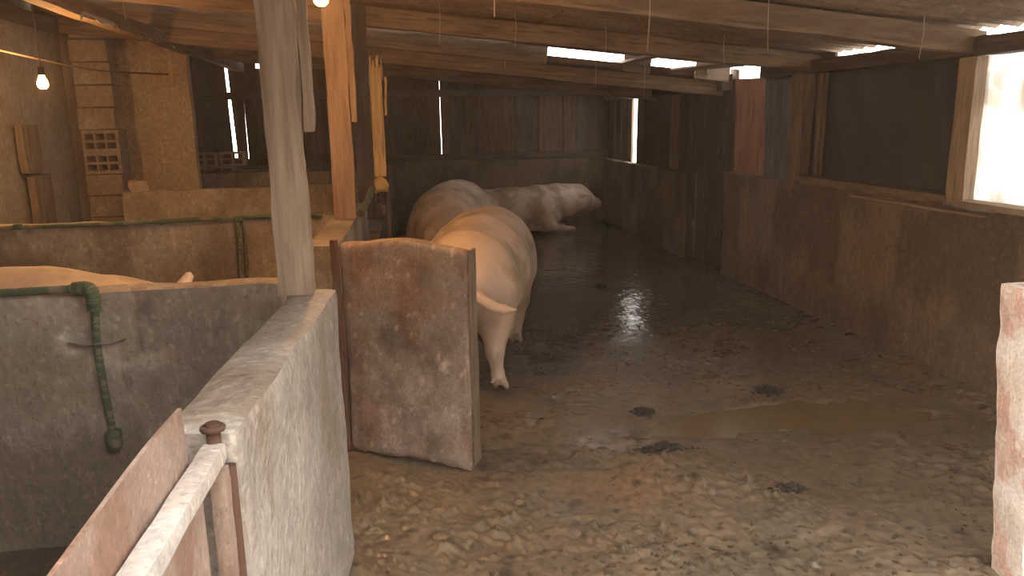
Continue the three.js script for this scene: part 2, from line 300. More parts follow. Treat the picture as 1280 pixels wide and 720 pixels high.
{ // polythene window
  const g = group('window_1', [3.2, 1.06, -1.73], 'bright dirty polythene sheet stretched over the window opening', 'window', null, 'structure');
  const p = new THREE.PlaneGeometry(4.32, 0.80, 120, 20), a = p.attributes.position;
  for (let i = 0; i < a.count; i++) a.setZ(i, 0.02 * F3(a.getX(i) * 3, a.getY(i) * 2, 0.3, 3));
  const uv = p.attributes.uv; for (let i = 0; i < uv.count; i++) uv.setXY(i, uv.getX(i) * 4.32, uv.getY(i) * 0.8);
  p.computeVertexNormals(); p.rotateY(-Math.PI / 2);
  part('polythene_sheet', p, M.polythene, g, [0.0, 0.4, 0]);
}
{ // black sheet in the closed bay
  const p = new THREE.PlaneGeometry(1.86, 0.88, 66, 30), a = p.attributes.position;
  for (let i = 0; i < a.count; i++) { const x = a.getX(i), y = a.getY(i); a.setZ(i, 0.018 * F3((x + y * 0.4) * 5, y * 1.6, 7, 3) + 0.01 * Math.sin((x + 0.35 * y) * 17 + 2 * N3(x * 2, y * 2, 1))); }
  const uv = p.attributes.uv; for (let i = 0; i < uv.count; i++) uv.setXY(i, uv.getX(i) * 1.86, uv.getY(i) * 0.88);
  p.computeVertexNormals(); p.rotateY(-Math.PI / 2);
  solo('tarpaulin', p, M.tarp, [3.235, 1.43, -4.90], [0, 0, 0], 'wrinkled black plastic tarpaulin closing the bay beside the bright window', 'tarpaulin');
}

// ---------- back wall ----------
{
  const g = group('wall_back', [0, 0, -11.1], 'dark board wall with light slits over a masonry base', 'wall', null, 'structure');
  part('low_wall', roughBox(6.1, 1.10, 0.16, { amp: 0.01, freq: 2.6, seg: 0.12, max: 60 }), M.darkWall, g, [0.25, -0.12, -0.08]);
  part('rail', roughBox(6.0, 0.09, 0.05, { amp: 0.004, grain: 'x' }), M.plankB, g, [0.25, 0.98, 0.02]);
  // each plank: bottom from/to, top from/to
  const edges = [];
  const slit = { '-1.95': 1, '-1.79': 1, '0.80': 1 };
  let x = -2.75;
  const stops = [-2.75, -2.56, -2.36, -2.16, -1.98, -1.925, -1.80, -1.785, -1.62, -1.45, -1.27, -1.1, -0.92, -0.75, -0.57, -0.4, -0.22, -0.05, 0.12, 0.28, 0.46, 0.63, 0.795, 0.81, 0.98, 1.15, 1.32, 1.48, 1.66, 1.86, 2.02, 2.2, 2.37, 2.55, 2.72, 2.9, 3.06, 3.3];
  for (let i = 0; i + 1 < stops.length; i++) {
    const a = stops[i], b = stops[i + 1]; if (b - a < 0.09) continue;
    const big = Math.abs(b + 1.98) < 0.001 ? -0.03 : 0, after = Math.abs(a + 1.925) < 0.001 ? -0.045 : 0, thin = Math.abs(a + 1.785) < 0.001 ? -0.012 : 0, mid = Math.abs(a - 0.81) < 0.001 ? -0.006 : 0;
    const top = roofY((a + b) / 2) - STEP - (a >= -1.7 && a < -1.5 ? 0.1 : 0.0) + 0.02, ov = [(-1.98), (-1.925), (-1.80), (-1.785), 0.795, 0.81];
    const ea = ov.includes(a) ? 0 : 0.008, eb = ov.includes(b) ? 0 : 0.008;
    part('plank', prism([[a - ea, 0.95], [b + eb, 0.95], [b + eb + big, top], [a - ea + after + thin + mid, top]], 0.022), [M.plankA, M.plankB, M.darkWood, M.plankA][(i * 7 + (i >> 2)) % 4], g, [0, 0, (i % 2) * 0.016 - 0.03]);
  }
  part('rail', roughBox(6.0, 0.10, 0.07, { amp: 0.004, grain: 'x' }), M.darkWood, g, [0.25, 0, 0.03]).position.y = 1.84;
}
// ---------- left wall ----------
{
  const g = group('wall_left', [-2.65, 0, 0], 'tan and grey plastered side wall of the pens lit by the small bulb', 'wall', null, 'structure');
  part('plaster_panel', roughBox(0.14, 2.7, 3.6, { amp: 0.012, freq: 2, seg: 0.12 }), M.tanPlaster, g, [-0.16, 0, -9.4]);
  part('cross_wall', roughBox(0.86, 2.5, 0.14, { amp: 0.012, freq: 2, seg: 0.1 }), M.tanPlaster, g, [0.40, 0, -8.28]);
  part('plaster_panel', roughBox(0.14, 2.7, 8.2, { amp: 0.012, freq: 2, seg: 0.12, max: 70 }), M.greyPlaster, g, [-0.13, 0, -3.5]);
  part('wall_plate', roughBox(0.1, 0.1, 10.6, { amp: 0.006, grain: 'z', max: 60 }), M.darkWood, g, [0.03, 2.3, -5.9]);
  part('board', roughBox(0.06, 0.36, 0.30, { amp: 0.006, grain: 'y' }), M.plankC, g, [0.0, 1.2, -6.55]);
  part('board', roughBox(0.06, 0.4, 0.32, { amp: 0.006, grain: 'y' }), M.plankC, g, [0.01, 0.78, -6.62]);
}
{ // front-left return wall beside the entrance
  const g = group('wall_front', [-1.65, 0, -0.5], 'front wall of the first pen beside the open entrance', 'wall', null, 'structure');
  part('masonry', roughBox(2.1, 2.55, 0.14, { amp: 0.01, seg: 0.2 }), M.greyPlaster, g);
}
{ // pillar of hollow clay bricks
  const g = group('brick_pillar', [-2.42, 0, -7.5], 'pillar of hollow clay bricks with open holes against the tan plaster', 'pillar');
  const holes = new Set([3, 6, 7]);
  const plain = [0, 1].map(() => roughBox(0.30, 0.185, 0.24, { amp: 0.006, freq: 6, seg: 0.05 }));
  const s = new THREE.Shape([[-0.15, 0], [0.15, 0], [0.15, 0.185], [-0.15, 0.185]].map((p) => new THREE.Vector2(...p)));
  for (let i = 0; i < 3; i++) for (let j = 0; j < 2; j++) { const h = new THREE.Path(), a = -0.125 + i * 0.088, b = 0.025 + j * 0.075; h.moveTo(a, b); h.lineTo(a, b + 0.055); h.lineTo(a + 0.07, b + 0.055); h.lineTo(a + 0.07, b); s.holes.push(h); }
  const hg = new THREE.ExtrudeGeometry(s, { depth: 0.24, bevelEnabled: false }); hg.translate(0, 0, -0.12); hg.deleteAttribute('uv');
  const hollow = projectUV(hg), core = roughBox(0.28, 0.18, 0.03, { amp: 0.001 });
  for (let i = 0; i < 13; i++) {
    const b = part('brick', holes.has(i) ? hollow : plain[i % 2], M.brick, g, [rr(-0.008, 0.008), i * 0.1885, rr(-0.006, 0.006)]);
    if (holes.has(i)) part('core', core, M.hole, b, [0, 0, -0.09]);
  }
}
{ // bricks dumped at the far end of the pens
  const proto = (() => { const s = new THREE.Shape([[-0.14, 0], [0.14, 0], [0.14, 0.16], [-0.14, 0.16]].map((p) => new THREE.Vector2(...p))); for (let i = 0; i < 2; i++) for (let j = 0; j < 2; j++) { const h = new THREE.Path(), a = -0.115 + i * 0.122, b = 0.02 + j * 0.066; h.moveTo(a, b); h.lineTo(a, b + 0.05); h.lineTo(a + 0.1, b + 0.05); h.lineTo(a + 0.1, b); s.holes.push(h); } const g = new THREE.ExtrudeGeometry(s, { depth: 0.16, bevelEnabled: false }); g.translate(0, 0, -0.08); g.deleteAttribute('uv'); return projectUV(g); })();
  [0, 1, 2, 3, 4, 5].flatMap((k) => [[-2.18, 0.06 + 0.165 * k], [-1.88 + 0.008 * (k % 3), 0.06 + 0.165 * k]]).concat([[-2.05, 1.05], [-1.72 - 0.02, 0.06 + 0.99]]).forEach(([x, y], i) =>
    solo('hollow_brick', proto, M.brick, [x, y + 0.005, -9.72], [0, rr(-0.03, 0.03), 0], 'hollow clay brick in the stack behind the farthest pen wall', 'brick', 'hollow bricks stacked behind the farthest pen wall'));
}

// ---------- roof ----------
{
  const g = group('ceiling', [0, 0, 0], 'low sloping roof of dusty brown corrugated sheets', 'roof', null, 'structure');
  const sheetGeo = {};
  function sheet(len, wid) {
    const key = len.toFixed(2) + wid.toFixed(2); if (sheetGeo[key]) return sheetGeo[key];
    const waves = Math.round(wid / 0.13), n = waves * 6, P = [], I = [], UV = [], th = 0.008;
    for (let k = 0; k <= n; k++) { const z = -wid / 2 + wid * k / n, y = 0.022 * Math.cos(k / 6 * 6.2832); for (const [sx, dy] of [[-1, 0], [1, 0], [-1, th], [1, th]]) { P.push(sx * len / 2, y + dy, z); UV.push(z, sx * len / 2); } }
    for (let k = 0; k < n; k++) { const a = k * 4, b = a + 4; I.push(a, b, a + 1, a + 1, b, b + 1, a + 2, a + 3, b + 2, a + 3, b + 3, b + 2, a, a + 2, b, b, a + 2, b + 2, a + 1, b + 1, a + 3, a + 3, b + 1, b + 3); }
    const q = new THREE.BufferGeometry(); q.setAttribute('position', new THREE.Float32BufferAttribute(P, 3)); q.setAttribute('uv', new THREE.Float32BufferAttribute(UV, 2)); q.setIndex(I); q.computeVertexNormals();
    return (sheetGeo[key] = q);
  }
  const tilt = -Math.atan(0.1);
  const rows = [[1.15, 3.29, 0.0], [-1.05, 1.3, 0.016], [-3.0, -0.9, 0.032]];
  part('step_board', roughBox(4.2, 0.24, 0.02, { amp: 0.003, grain: 'x' }), M.plankC, g, [-0.62, roofY(-0.62) - 0.13, -7.09], [0, 0, tilt]);
  part('step_board', roughBox(0.26, 0.24, 0.02, { amp: 0.004, grain: 'x' }), M.plankC, g, [2.30, roofY(2.30) - 0.13, -7.09], [0, 0, tilt]);
  part('step_board', roughBox(0.34, 0.24, 0.02, { amp: 0.004, grain: 'x' }), M.plankC, g, [3.02, roofY(3.02) - 0.13, -7.09], [0, 0, tilt]);
  rows.forEach(([a, b, lift], r) => {
    const edge = r === 0 ? [[0.85, 1.95], [1.85, 2.9], [2.8, 3.85], [3.75, 4.8], [4.7, 5.75], [5.65, 6.5], [6.4, 7.06], [7.12, 7.95], [7.85, 8.9], [8.8, 9.85], [9.75, 10.6], [10.5, 11.5]] : [[0.85, 1.95], [1.85, 2.9], [2.8, 3.85], [3.75, 4.8], [4.7, 5.75], [5.65, 6.5], [6.4, 7.06], [7.12, 7.95], [7.85, 8.6], [8.5, 9.55], [9.45, 10.5], [10.4, 11.5]];
    if (r === 2) edge.unshift([0.3, 1.0]);
    edge.forEach(([p, q], k) => part('roof_sheet', sheet((b - a) / Math.cos(tilt), q - p), M.roof, g, [(a + b) / 2, roofY((a + b) / 2) + 0.03 + lift + (k % 2) * 0.01 - (p > 7.1 ? STEP : 0), -(p + q) / 2], [0, 0, tilt]));
  });
}
const beam = (a, b, v, depth, width, drop, mat, label) => { // rafter along the slope at distance v
  const len = (b - a) / Math.cos(Math.atan(0.1));
  solo('roof_beam', roughBox(len, depth, width, { amp: 0.010, freq: 2.2, grain: 'x', r: 0.012, seg: 0.08, max: 80 }), mat, [(a + b) / 2, roofY((a + b) / 2) - depth - drop, -v], [0, 0, -Math.atan(0.1)], label, 'beam', null, 'structure');
};
beam(-2.6, 3.2, 3.95, 0.13, 0.10, 0, M.beamWood, 'sloping roof beam resting on the pale window post');
beam(-2.6, 3.2, 5.6, 0.13, 0.10, 0, M.beamWood, 'sloping roof beam over the splintered yellow post');
beam(-2.6, 3.2, 7.27, 0.13, 0.10, STEP, M.beamWood, 'sloping roof beam just behind the open light slot');
beam(-2.6, 3.2, 9.1, 0.13, 0.09, STEP, M.beamWood, 'sloping roof beam over the farthest pen wall');
solo('roof_beam', roughBox(0.10, 0.11, 10.0, { amp: 0.012, freq: 1.6, grain: 'z', max: 80 }), M.beamWood, [-1.8, roofY(-1.8) - 0.27, -6.2], [0, 0, 0], 'long lengthwise beam hung with dust above the pens', 'beam', null, 'structure');
solo('roof_batten', roughBox(0.09, 0.03, 1.3, { amp: 0.004, grain: 'z' }), M.sillWood, [2.2, roofY(2.2) - 0.06, -6.75], [0, 0, -0.1], 'narrow batten crossing the open light slot in the roof', 'beam', null, 'structure');
solo('roof_batten', roughBox(0.13, 0.025, 1.0, { amp: 0.004, grain: 'z' }), M.sillWood, [2.84, roofY(2.84) - 0.06, -6.75], [0, 0.35, -0.1], 'loose pale plank under the light slot beside the pink board', 'beam', null, 'structure');

// ---------- posts ----------
{
  const p1 = group('wooden_post', [-0.302, 1.0, -2.6], 'weathered grey timber post standing on the pale dividing wall', 'post');
  part('post', roughBox(0.118, 1.2, 0.10, { amp: 0.008, freq: 4, grain: 'y', r: 0.01, seg: 0.035, shape: (x, y, z) => [x * (1 - 0.08 * Math.exp(-(((y - 0.45) / 0.1) ** 2))) - 0.004 * y, y, z] }), M.greyWood, p1);
  part('batten', roughBox(0.035, 0.70, 0.06, { amp: 0.006, freq: 8, grain: 'y', r: 0.006, seg: 0.03 }), M.greyWood, p1, [0.076, 0.515, 0.0]);
  const p2 = group('wooden_post', [-0.232, 1.0, -4.58], 'reddish brown timber post lit by the bulb at the gate hinge', 'post');
  part('post', roughBox(0.125, 1.2, 0.11, { amp: 0.007, freq: 4, grain: 'y', r: 0.01, seg: 0.045 }), M.brownWood, p2);
  part('batten', roughBox(0.035, 0.68, 0.07, { amp: 0.006, freq: 8, grain: 'y', r: 0.006, seg: 0.03 }), M.brownWood, p2, [0.078, 0.54, 0.0]);
  const p3 = solo('wooden_post', roughBox(0.115, 1.4, 0.10, { amp: 0.007, freq: 4, grain: 'y', r: 0.01, seg: 0.05 }), M.darkWood, [-0.13, 0.88, -5.5], [0, 0, 0], 'dark grey timber post between the reddish post and the yellow one', 'post');
  const p4 = group('wooden_post', [-0.03, 1.16, -5.64], 'yellow raw wood post with splintered top in bulb light', 'post');
  const rawPost = part('post', roughBox(0.085, 0.74, 0.06, { amp: 0.004, freq: 5, grain: 'y', r: 0.006, seg: 0.04 }), M.rawWood, p4);
  for (let i = 0; i < 9; i++) part('splinter', roughBox(rr(0.006, 0.014), rr(0.08, 0.2), 0.008, { amp: 0.004, freq: 14, grain: 'y', r: 0.002, seg: 0.03 }), M.rawWood, rawPost, [-0.042 + i * 0.0115, rr(0.60, 0.70), 0.035 + rr(-0.004, 0.006)], [rr(-0.06, 0.1), 0, rr(-0.15, 0.15)]);
  part('splinter', roughBox(0.016, 0.26, 0.012, { amp: 0.005, freq: 12, grain: 'y', r: 0.003, seg: 0.03 }), M.rawWood, rawPost, [0.056, 0.42, 0.02], [0, 0, -0.05]);
  const rag = roughBox(0.10, 0.10, 0.09, { amp: 0.03, freq: 14, r: 0.035, seg: 0.014 });
  solo('cloth_rag', rag, M.yellowCloth, [-0.02, 1.05, -5.615], [0, 0.3, 0.25], 'crumpled yellow rag tied at the foot of the splintered post', 'rag');
  const pr = group('wooden_post', [2.085, -0.1, -2.08], 'pale whitewashed stump post standing alone on the mud', 'post');
  part('post', roughBox(0.16, 1.13, 0.14, { amp: 0.008, freq: 7, grain: 'y', r: 0.012, seg: 0.025, shape: (x, y, z) => [x, y + (y > 1.0 ? -0.12 * (x + 0.08) : 0), z] }), M.whiteWash, pr);
  pr.rotation.z = 0.095;
}
{ // board fence beyond the posts
  const g = group('board_fence', [0, 0, 0], 'dark upright board fence running on from the splintered post', 'fence');
  for (let i = 0; i < 14; i++) { const v = 5.80 + i * 0.17 + (i > 3 ? 0.012 : 0); part('board', roughBox(0.025, 1.18 + rr(-0.06, 0.05) - 0.02, 0.165, { amp: 0.004, grain: 'y', seg: 0.1, r: 0.004 }), [M.darkWood, M.plankA, M.plankB][i % 3], g, [0.02 + i * 0.004, 0.01, -v]); }
  part('rail', roughBox(0.04, 0.07, 2.5, { amp: 0.003, grain: 'z' }), M.darkWood, g, [-0.02, 0.9, -6.85]);
}

// ---------- gates ----------
{
  const a = [-0.215, 3.56], b = [0.352, 3.28], q = between(a, b);
  const g = group('pen_gate', [q.pos[0], 0.035, q.pos[2]], 'thick grey brown slab gate standing open into the passage', 'gate', null, null, q.ry);
  const gateStain = (x, y) => { let c = [1, 1, 1]; c = mix3(c, [1.12, 0.88, 0.74], blot(x, y, -0.05, 0.82, 0.4, 0.22, 0.9) * 0.8); c = mix3(c, [0.55, 0.52, 0.5], blot(x, y, -0.03, 0.58, 0.13, 0.14, 0.9) * 0.8); c = mix3(c, [1.35, 1.35, 1.38], sstep(0.02, 0.3, F3(x * 14, y * 9, 8, 4) + 0.12) * sstep(0.5, 0.36, y + 0.3 * F3(x * 5, y * 5, 2, 3))); c = mix3(c, [2.6, 2.6, 2.6], blot(x, y, 0.19, 0.47, 0.045, 0.05, 1.2)); c = mix3(c, [2.2, 2.1, 2.0], sstep(0.3, 0.42, F3(x * 40, y * 16, 5, 2)) * 0.6); return c; };
  part('panel', stained(roughBox(q.len - 0.02, 1.0, 0.075, { amp: 0.009, freq: 4.5, r: 0.024, seg: 0.014, max: 80, shape: (x, y, z) => [x, y + (y < 0.1 ? -0.03 * Math.abs(N3(x * 12, 1, 4)) - 0.03 * sstep(0.0, 0.3, x) : 0) + (y > 0.9 ? 0.012 * Math.sin(x * 9 + 1) - 0.03 * sstep(0.0, 0.3, x) : 0), z] }), gateStain), M.gateSlab, g);
  part('hinge_strip', roughBox(0.028, 1.0, 0.03, { amp: 0.004, freq: 14, r: 0.004, seg: 0.02 }), M.rust, g, [-q.len / 2 + 0.0, 0.0, 0.05]);
  part('edge_strip', roughBox(0.012, 0.97, 0.07, { amp: 0.003, freq: 8, r: 0.003, seg: 0.04 }), M.plankC, g, [q.len / 2 - 0.004, 0.0, 0]);
}
{
  const q = between([-0.36, 0.45], [-0.318, 1.385]);
  const g = group('pen_gate', [q.pos[0], 0.06, q.pos[2]], 'rusty sheet metal gate with pale top rail at the end of the pale dividing wall', 'gate', null, null, q.ry);
  const L = q.len;
  // local x runs away from the entrance along the wall, local -z is the pen side
  part('sheet', roughBox(L - 0.05, 0.985, 0.008, { amp: 0.002, freq: 4, r: 0.002, seg: 0.04, shape: (x, y, z) => [x - (y > 0.5 ? 0.0 : 0), y + (y > 0.5 ? 0.012 * Math.sin(x * 5) : 0), z] }), M.rustSheet, g, [-0.045, 0.03, -0.038]);
  part('top_rail', roughBox(L, 0.035, 0.042, { amp: 0.003, freq: 7, r: 0.006, seg: 0.025 }), M.paleRail, g, [0, 0.895, -0.008]);
  part('front_panel', roughBox(L - 0.1, 0.86, 0.012, { amp: 0.002, freq: 4, r: 0.002, seg: 0.05 }), M.rustSheet, g, [-0.06, 0.03, -0.01]);
  part('hinge_bar', roughBox(0.035, 0.86, 0.03, { amp: 0.003, freq: 9, r: 0.005, seg: 0.03 }), M.rustSheet, g, [L / 2 - 0.02, 0.03, 0.0]);
  part('bottom_rail', roughBox(L, 0.035, 0.042, { amp: 0.003, r: 0.006, seg: 0.05 }), M.rustSheet, g, [0, 0.03, -0.008]);
  const pg = new THREE.CylinderGeometry(0.011, 0.011, 0.86, 10, 12); part('hinge_pipe', pg, M.rust, g, [L / 2 + 0.012, 0.45, 0.012]);
  const pin = part('hinge_pin', new THREE.CylinderGeometry(0.013, 0.013, 0.10, 12), M.rust, g, [L / 2 + 0.006, 0.915, -0.01]);
  const eye = new THREE.TorusGeometry(0.017, 0.006, 8, 16); eye.rotateX(Math.PI / 2); part('hinge_eye', eye, M.rust, pin, [0, 0.04, 0]);
}

// ---------- pipes ----------
{
  const z = -2.775, g = group('water_pipe', [-1.0, 1.0, z], 'algae green water pipe with drop to a drinker on the concrete pen wall', 'pipe');
  part('top_pipe', tube([[-1.55, 0.012, 0.0], [-0.7, 0.008, 0.005], [-0.02, 0.014, 0.004]], 0.014, 40), M.pipe, g);
  part('elbow', tube([[-0.05, 0.014, 0.004], [0.0, 0.016, 0.012], [0.014, -0.01, 0.018], [0.012, -0.06, 0.016]], 0.023, 20, 10), M.pipe, g);
  const dropPipe = part('drop_pipe', tube([[0.012, -0.05, 0.012], [0.002, -0.2, 0.010], [0.008, -0.36, 0.012], [0.018, -0.5, 0.014]], 0.014, 30), M.pipe, g);
  part('drinker', roughBox(0.05, 0.07, 0.045, { amp: 0.006, freq: 15, r: 0.015, seg: 0.012 }), M.pipe, dropPipe, [0.02, -0.56, 0.02]);
  part('wire_tie', tube([[-0.09, -0.17, 0.006], [-0.03, -0.185, 0.012], [0.005, -0.175, 0.028], [0.05, -0.18, 0.012], [0.10, -0.165, 0.008]], 0.003, 24, 6), M.steel, dropPipe);
  const g2 = group('water_pipe', [-1.0, 1.0, -4.772], 'long algae green water pipe along the top of the middle pen wall', 'pipe');
  part('top_pipe', tube([[-1.55, -0.008, 0.0], [-0.6, -0.004, 0.004], [0.1, 0.006, 0.0], [0.62, 0.008, 0.004]], 0.013, 50), M.pipe, g2);
  part('drop_pipe', tube([[0.13, 0.005, 0.004], [0.135, -0.15, 0.008], [0.12, -0.38, 0.008]], 0.011, 20), M.pipe, g2);
  part('drop_pipe', tube([[0.165, 0.005, 0.004], [0.17, -0.15, 0.008], [0.16, -0.38, 0.008]], 0.008, 20), M.pipe, g2);
  for (const x of [-1.05, -0.28, 0.14]) part('joint', roughBox(0.05, 0.034, 0.034, { amp: 0.003, r: 0.012, seg: 0.012 }), M.pipe, g2, [x, -0.018, 0.002]);
  const g3 = group('water_pipe', [-0.17, 1.0, -4.78], 'short green pipe end beside the reddish post', 'pipe');
  part('stub', tube([[0.02, 0.03, 0.24], [0.03, 0.035, 0.1], [0.04, 0.04, -0.05], [0.06, 0.06, -0.3], [0.08, 0.10, -0.6]], 0.022, 24, 10), M.pipe, g3);
  part('pipe_mouth', new THREE.CylinderGeometry(0.017, 0.017, 0.012, 14), M.hole, g3, [0.0192, 0.03, 0.238], [Math.PI / 2, 0, 0]);
  solo('water_pipe', tube([[-0.95, 0, 0], [0, 0.006, 0.004], [1.0, 0.0, 0]], 0.013, 40), M.pipe, [-1.25, 1.01, -9.2], [0, -0.04, 0], 'thin green pipe along the farthest pen wall', 'pipe');
}

// ---------- lamps ----------
function bulb(pos, drop, power, label) {
  const g = group('light_bulb', pos, label, 'lamp');
  const prof = [[0.0001, -0.055], [0.016, -0.053], [0.027, -0.042], [0.031, -0.025], [0.027, -0.005], [0.017, 0.015], [0.014, 0.03]].map((p) => new THREE.Vector2(...p));
  const glow = new THREE.MeshStandardMaterial({ color: new THREE.Color().setRGB(0.9, 0.8, 0.6), emissive: new THREE.Color().setRGB(1, 0.62, 0.25), emissiveIntensity: 30 });
  const b = part('bulb_glass', new THREE.LatheGeometry(prof, 20), glow, g); b.castShadow = false;
  part('lamp_socket', new THREE.CylinderGeometry(0.016, 0.02, 0.05, 14), M.hole, g, [0, 0.05, 0]);
  part('cord', new THREE.CylinderGeometry(0.004, 0.004, drop, 6), M.cable, g, [0, 0.07 + drop / 2, 0]);
  const l = new THREE.PointLight(BULB_COLOR, power, 0, 2); l.position.set(0, -0.025, 0); l.castShadow = true; l.shadow.radius = 1.3; g.add(l); l.name = 'bulb_light';
}
bulb([-0.215, 2.05, -3.36], 0.2, 3.2, 'bare lit bulb hanging between the grey and reddish posts');
bulb([-2.0, 1.82, -5.25], 0.5, 2.6, 'small bare lit bulb by the brick pillar in the pens');
solo('electric_cable', tube([[-2.64, 2.12, -4.5], [-2.2, 1.99, -5.2], [-2.1, 1.95, -6.5], [-2.0, 2.01, -8.2]], 0.007, 40, 6), M.cable, [0, 0, 0], [0, 0, 0], 'slack dusty cable strung along the tan plaster wall', 'cable');

// ---------- cobwebs ----------
[[0.25, 3.75, 0.10], [0.55, 3.8, 0.14], [1.3, 3.82, 0.22], [1.9, 3.8, 0.16], [2.3, 5.2, 0.12], [1.5, 5.3, 0.15], [0.4, 5.3, 0.14], [0.9, 5.35, 0.10], [1.9, 7.0, 0.22], [2.35, 7.0, 0.24], [2.75, 3.8, 0.12], [-1.7, 6.0, 0.12], [-1.75, 7.4, 0.10], [1.1, 7.1, 0.12]].forEach(([x, v, l]) => {
  const y = roofY(x) + 0.03; l += 0.11; solo('cobweb_strand', tube([[0, 0, 0], [rr(-0.006, 0.006), -l / 2, 0], [rr(-0.01, 0.01), -l, 0]], 0.0022, 10, 5), M.cobweb, [x, y, -v], [0, 0, 0], 'thin dusty cobweb strand hanging from the roof', 'cobweb', 'cobweb strands hanging from the roof');
});
function webDrape(pos, ry, w, h, label) {
  const n = 40, s = new THREE.Shape(); s.moveTo(-w / 2, 0);
  for (let i = 0; i <= n; i++) { const x = -w / 2 + w * i / n; s.lineTo(x, -h * (0.25 + 0.75 * Math.abs(F3(x * 9 + pos[0], pos[2], 1.5, 3)) * 1.8 * (0.3 + rnd()))); }
  s.lineTo(w / 2, 0); const g = new THREE.ExtrudeGeometry(s, { depth: 0.004, bevelEnabled: false });
  solo('cobweb_drape', g, M.cobweb, pos, [0, ry, 0], label, 'cobweb');
}
webDrape([3.02, 1.95, -7.2], 1.2, 0.5, 0.14, 'ragged dusty cobweb hanging beside the pink board');
webDrape([-1.76, 2.225, -6.6], Math.PI / 2, 2.6, 0.07, 'ragged dusty cobweb fringe along the lengthwise beam');

// ---------- mud details ----------
function clump(x, v, w, d, h, label) {
  const gs = []; const n = Math.round(60 + 900 * w * d * 8);
  for (let k = 0; k < n; k++) {
    const a = rnd() * 6.2832, r = Math.pow(rnd(), 0.8) * (rnd() < 0.22 ? 1.7 : 1), px = Math.cos(a) * r * w / 2 * (1 + 0.5 * N3(Math.cos(a) * 2 + x * 7, Math.sin(a) * 2, v)), pz = Math.sin(a) * r * d / 2 * (1 + 0.6 * N3(Math.cos(a) * 2, Math.sin(a) * 2 + x * 5, v));
    const g = new THREE.IcosahedronGeometry(1, 1), s = rr(0.004, 0.012) * (1.2 - 0.5 * r), p = g.attributes.position, q = rnd() * 40;
    for (let i = 0; i < p.count; i++) { const f = 1 + 0.5 * N3(p.getX(i) * 1.6 + q, p.getY(i) * 1.6, p.getZ(i) * 1.6); p.setXYZ(i, p.getX(i) * f, p.getY(i) * f, p.getZ(i) * f); }
    g.scale(s * rr(0.7, 2.4), s * 0.7, s * rr(0.7, 1.4)); g.rotateZ(rr(-0.4, 0.4)); g.rotateY(rnd() * 6.28); g.translate(px, mudHeight(x + px, v - pz) - mudHeight(x, v) + h * Math.max(0, 1 - r) * rr(0.2, 1), pz); g.deleteAttribute('normal'); gs.push(g);
  }
  const m = mergeGeometries(gs); m.deleteAttribute('uv'); solo('dung_clump', projectUV(toCreasedNormals(m, 0.5)), M.dung, [x, mudHeight(x, v) - 0.008, -v], [0, 0, 0], label, 'dung');
}
clump(1.29, 3.76, 0.13, 0.12, 0.022, 'small dark dung clump on the brown mud ahead of the puddle');
clump(1.23, 3.29, 0.22, 0.10, 0.016, 'wide flat dark dung patch between the puddle and the slab gate');
clump(2.08, 3.93, 0.17, 0.16, 0.03, 'largest dark dung clump at the edge of the slurry puddle');
clump(1.62, 2.82, 0.12, 0.07, 0.024, 'small compact dark dung clump on the grey churned mud');
clump(1.94, 6.95, 0.11, 0.1, 0.03, 'dark dung clump on the wet shiny floor');
{
  const g = new THREE.IcosahedronGeometry(1, 2), p = g.attributes.position; for (let i = 0; i < p.count; i++) { const a = p.getX(i), b = p.getY(i), c = p.getZ(i), r = 1 + 0.4 * N3(a * 2, b * 2, c * 2); p.setXYZ(i, a * r, b * r * 0.5, c * r); } g.computeVertexNormals();
  const n = 2600, im = new THREE.InstancedMesh(mergeVertices(g), M.clod, n), m = new THREE.Matrix4(), q = new THREE.Quaternion(), e = new THREE.Euler(); let k = 0;
  for (let tries = 0; k < n && tries < 60000; tries++) {
    const x = rr(-0.1, 2.9), v = 1.4 + 4.2 * Math.pow(rnd(), 1.3); if (F3(x * 0.55 + 3, 9, v * 0.55, 2) < rr(-0.2, 0.15)) continue;
    if ((((x - 1.98) / 0.6) ** 2 + ((v - 3.66) / 0.24) ** 2) < 1.1) continue;
    const s = rr(0.003, 0.011) * (rnd() < 0.06 ? 1.8 : 1); e.set(rr(-0.4, 0.4), rr(0, 6.28), rr(-0.4, 0.4));
    m.compose(new THREE.Vector3(x, mudHeight(x, v) - 0.008, -v), q.setFromEuler(e), new THREE.Vector3(s * rr(0.8, 1.6), s, s * rr(0.8, 1.4))); im.setMatrixAt(k++, m);
  }
  im.count = k; im.castShadow = im.receiveShadow = true; im.name = 'mud_clods'; scene.add(im); info(im, 'small clods of churned mud scattered over the passage floor', 'mud', null, 'stuff');
}

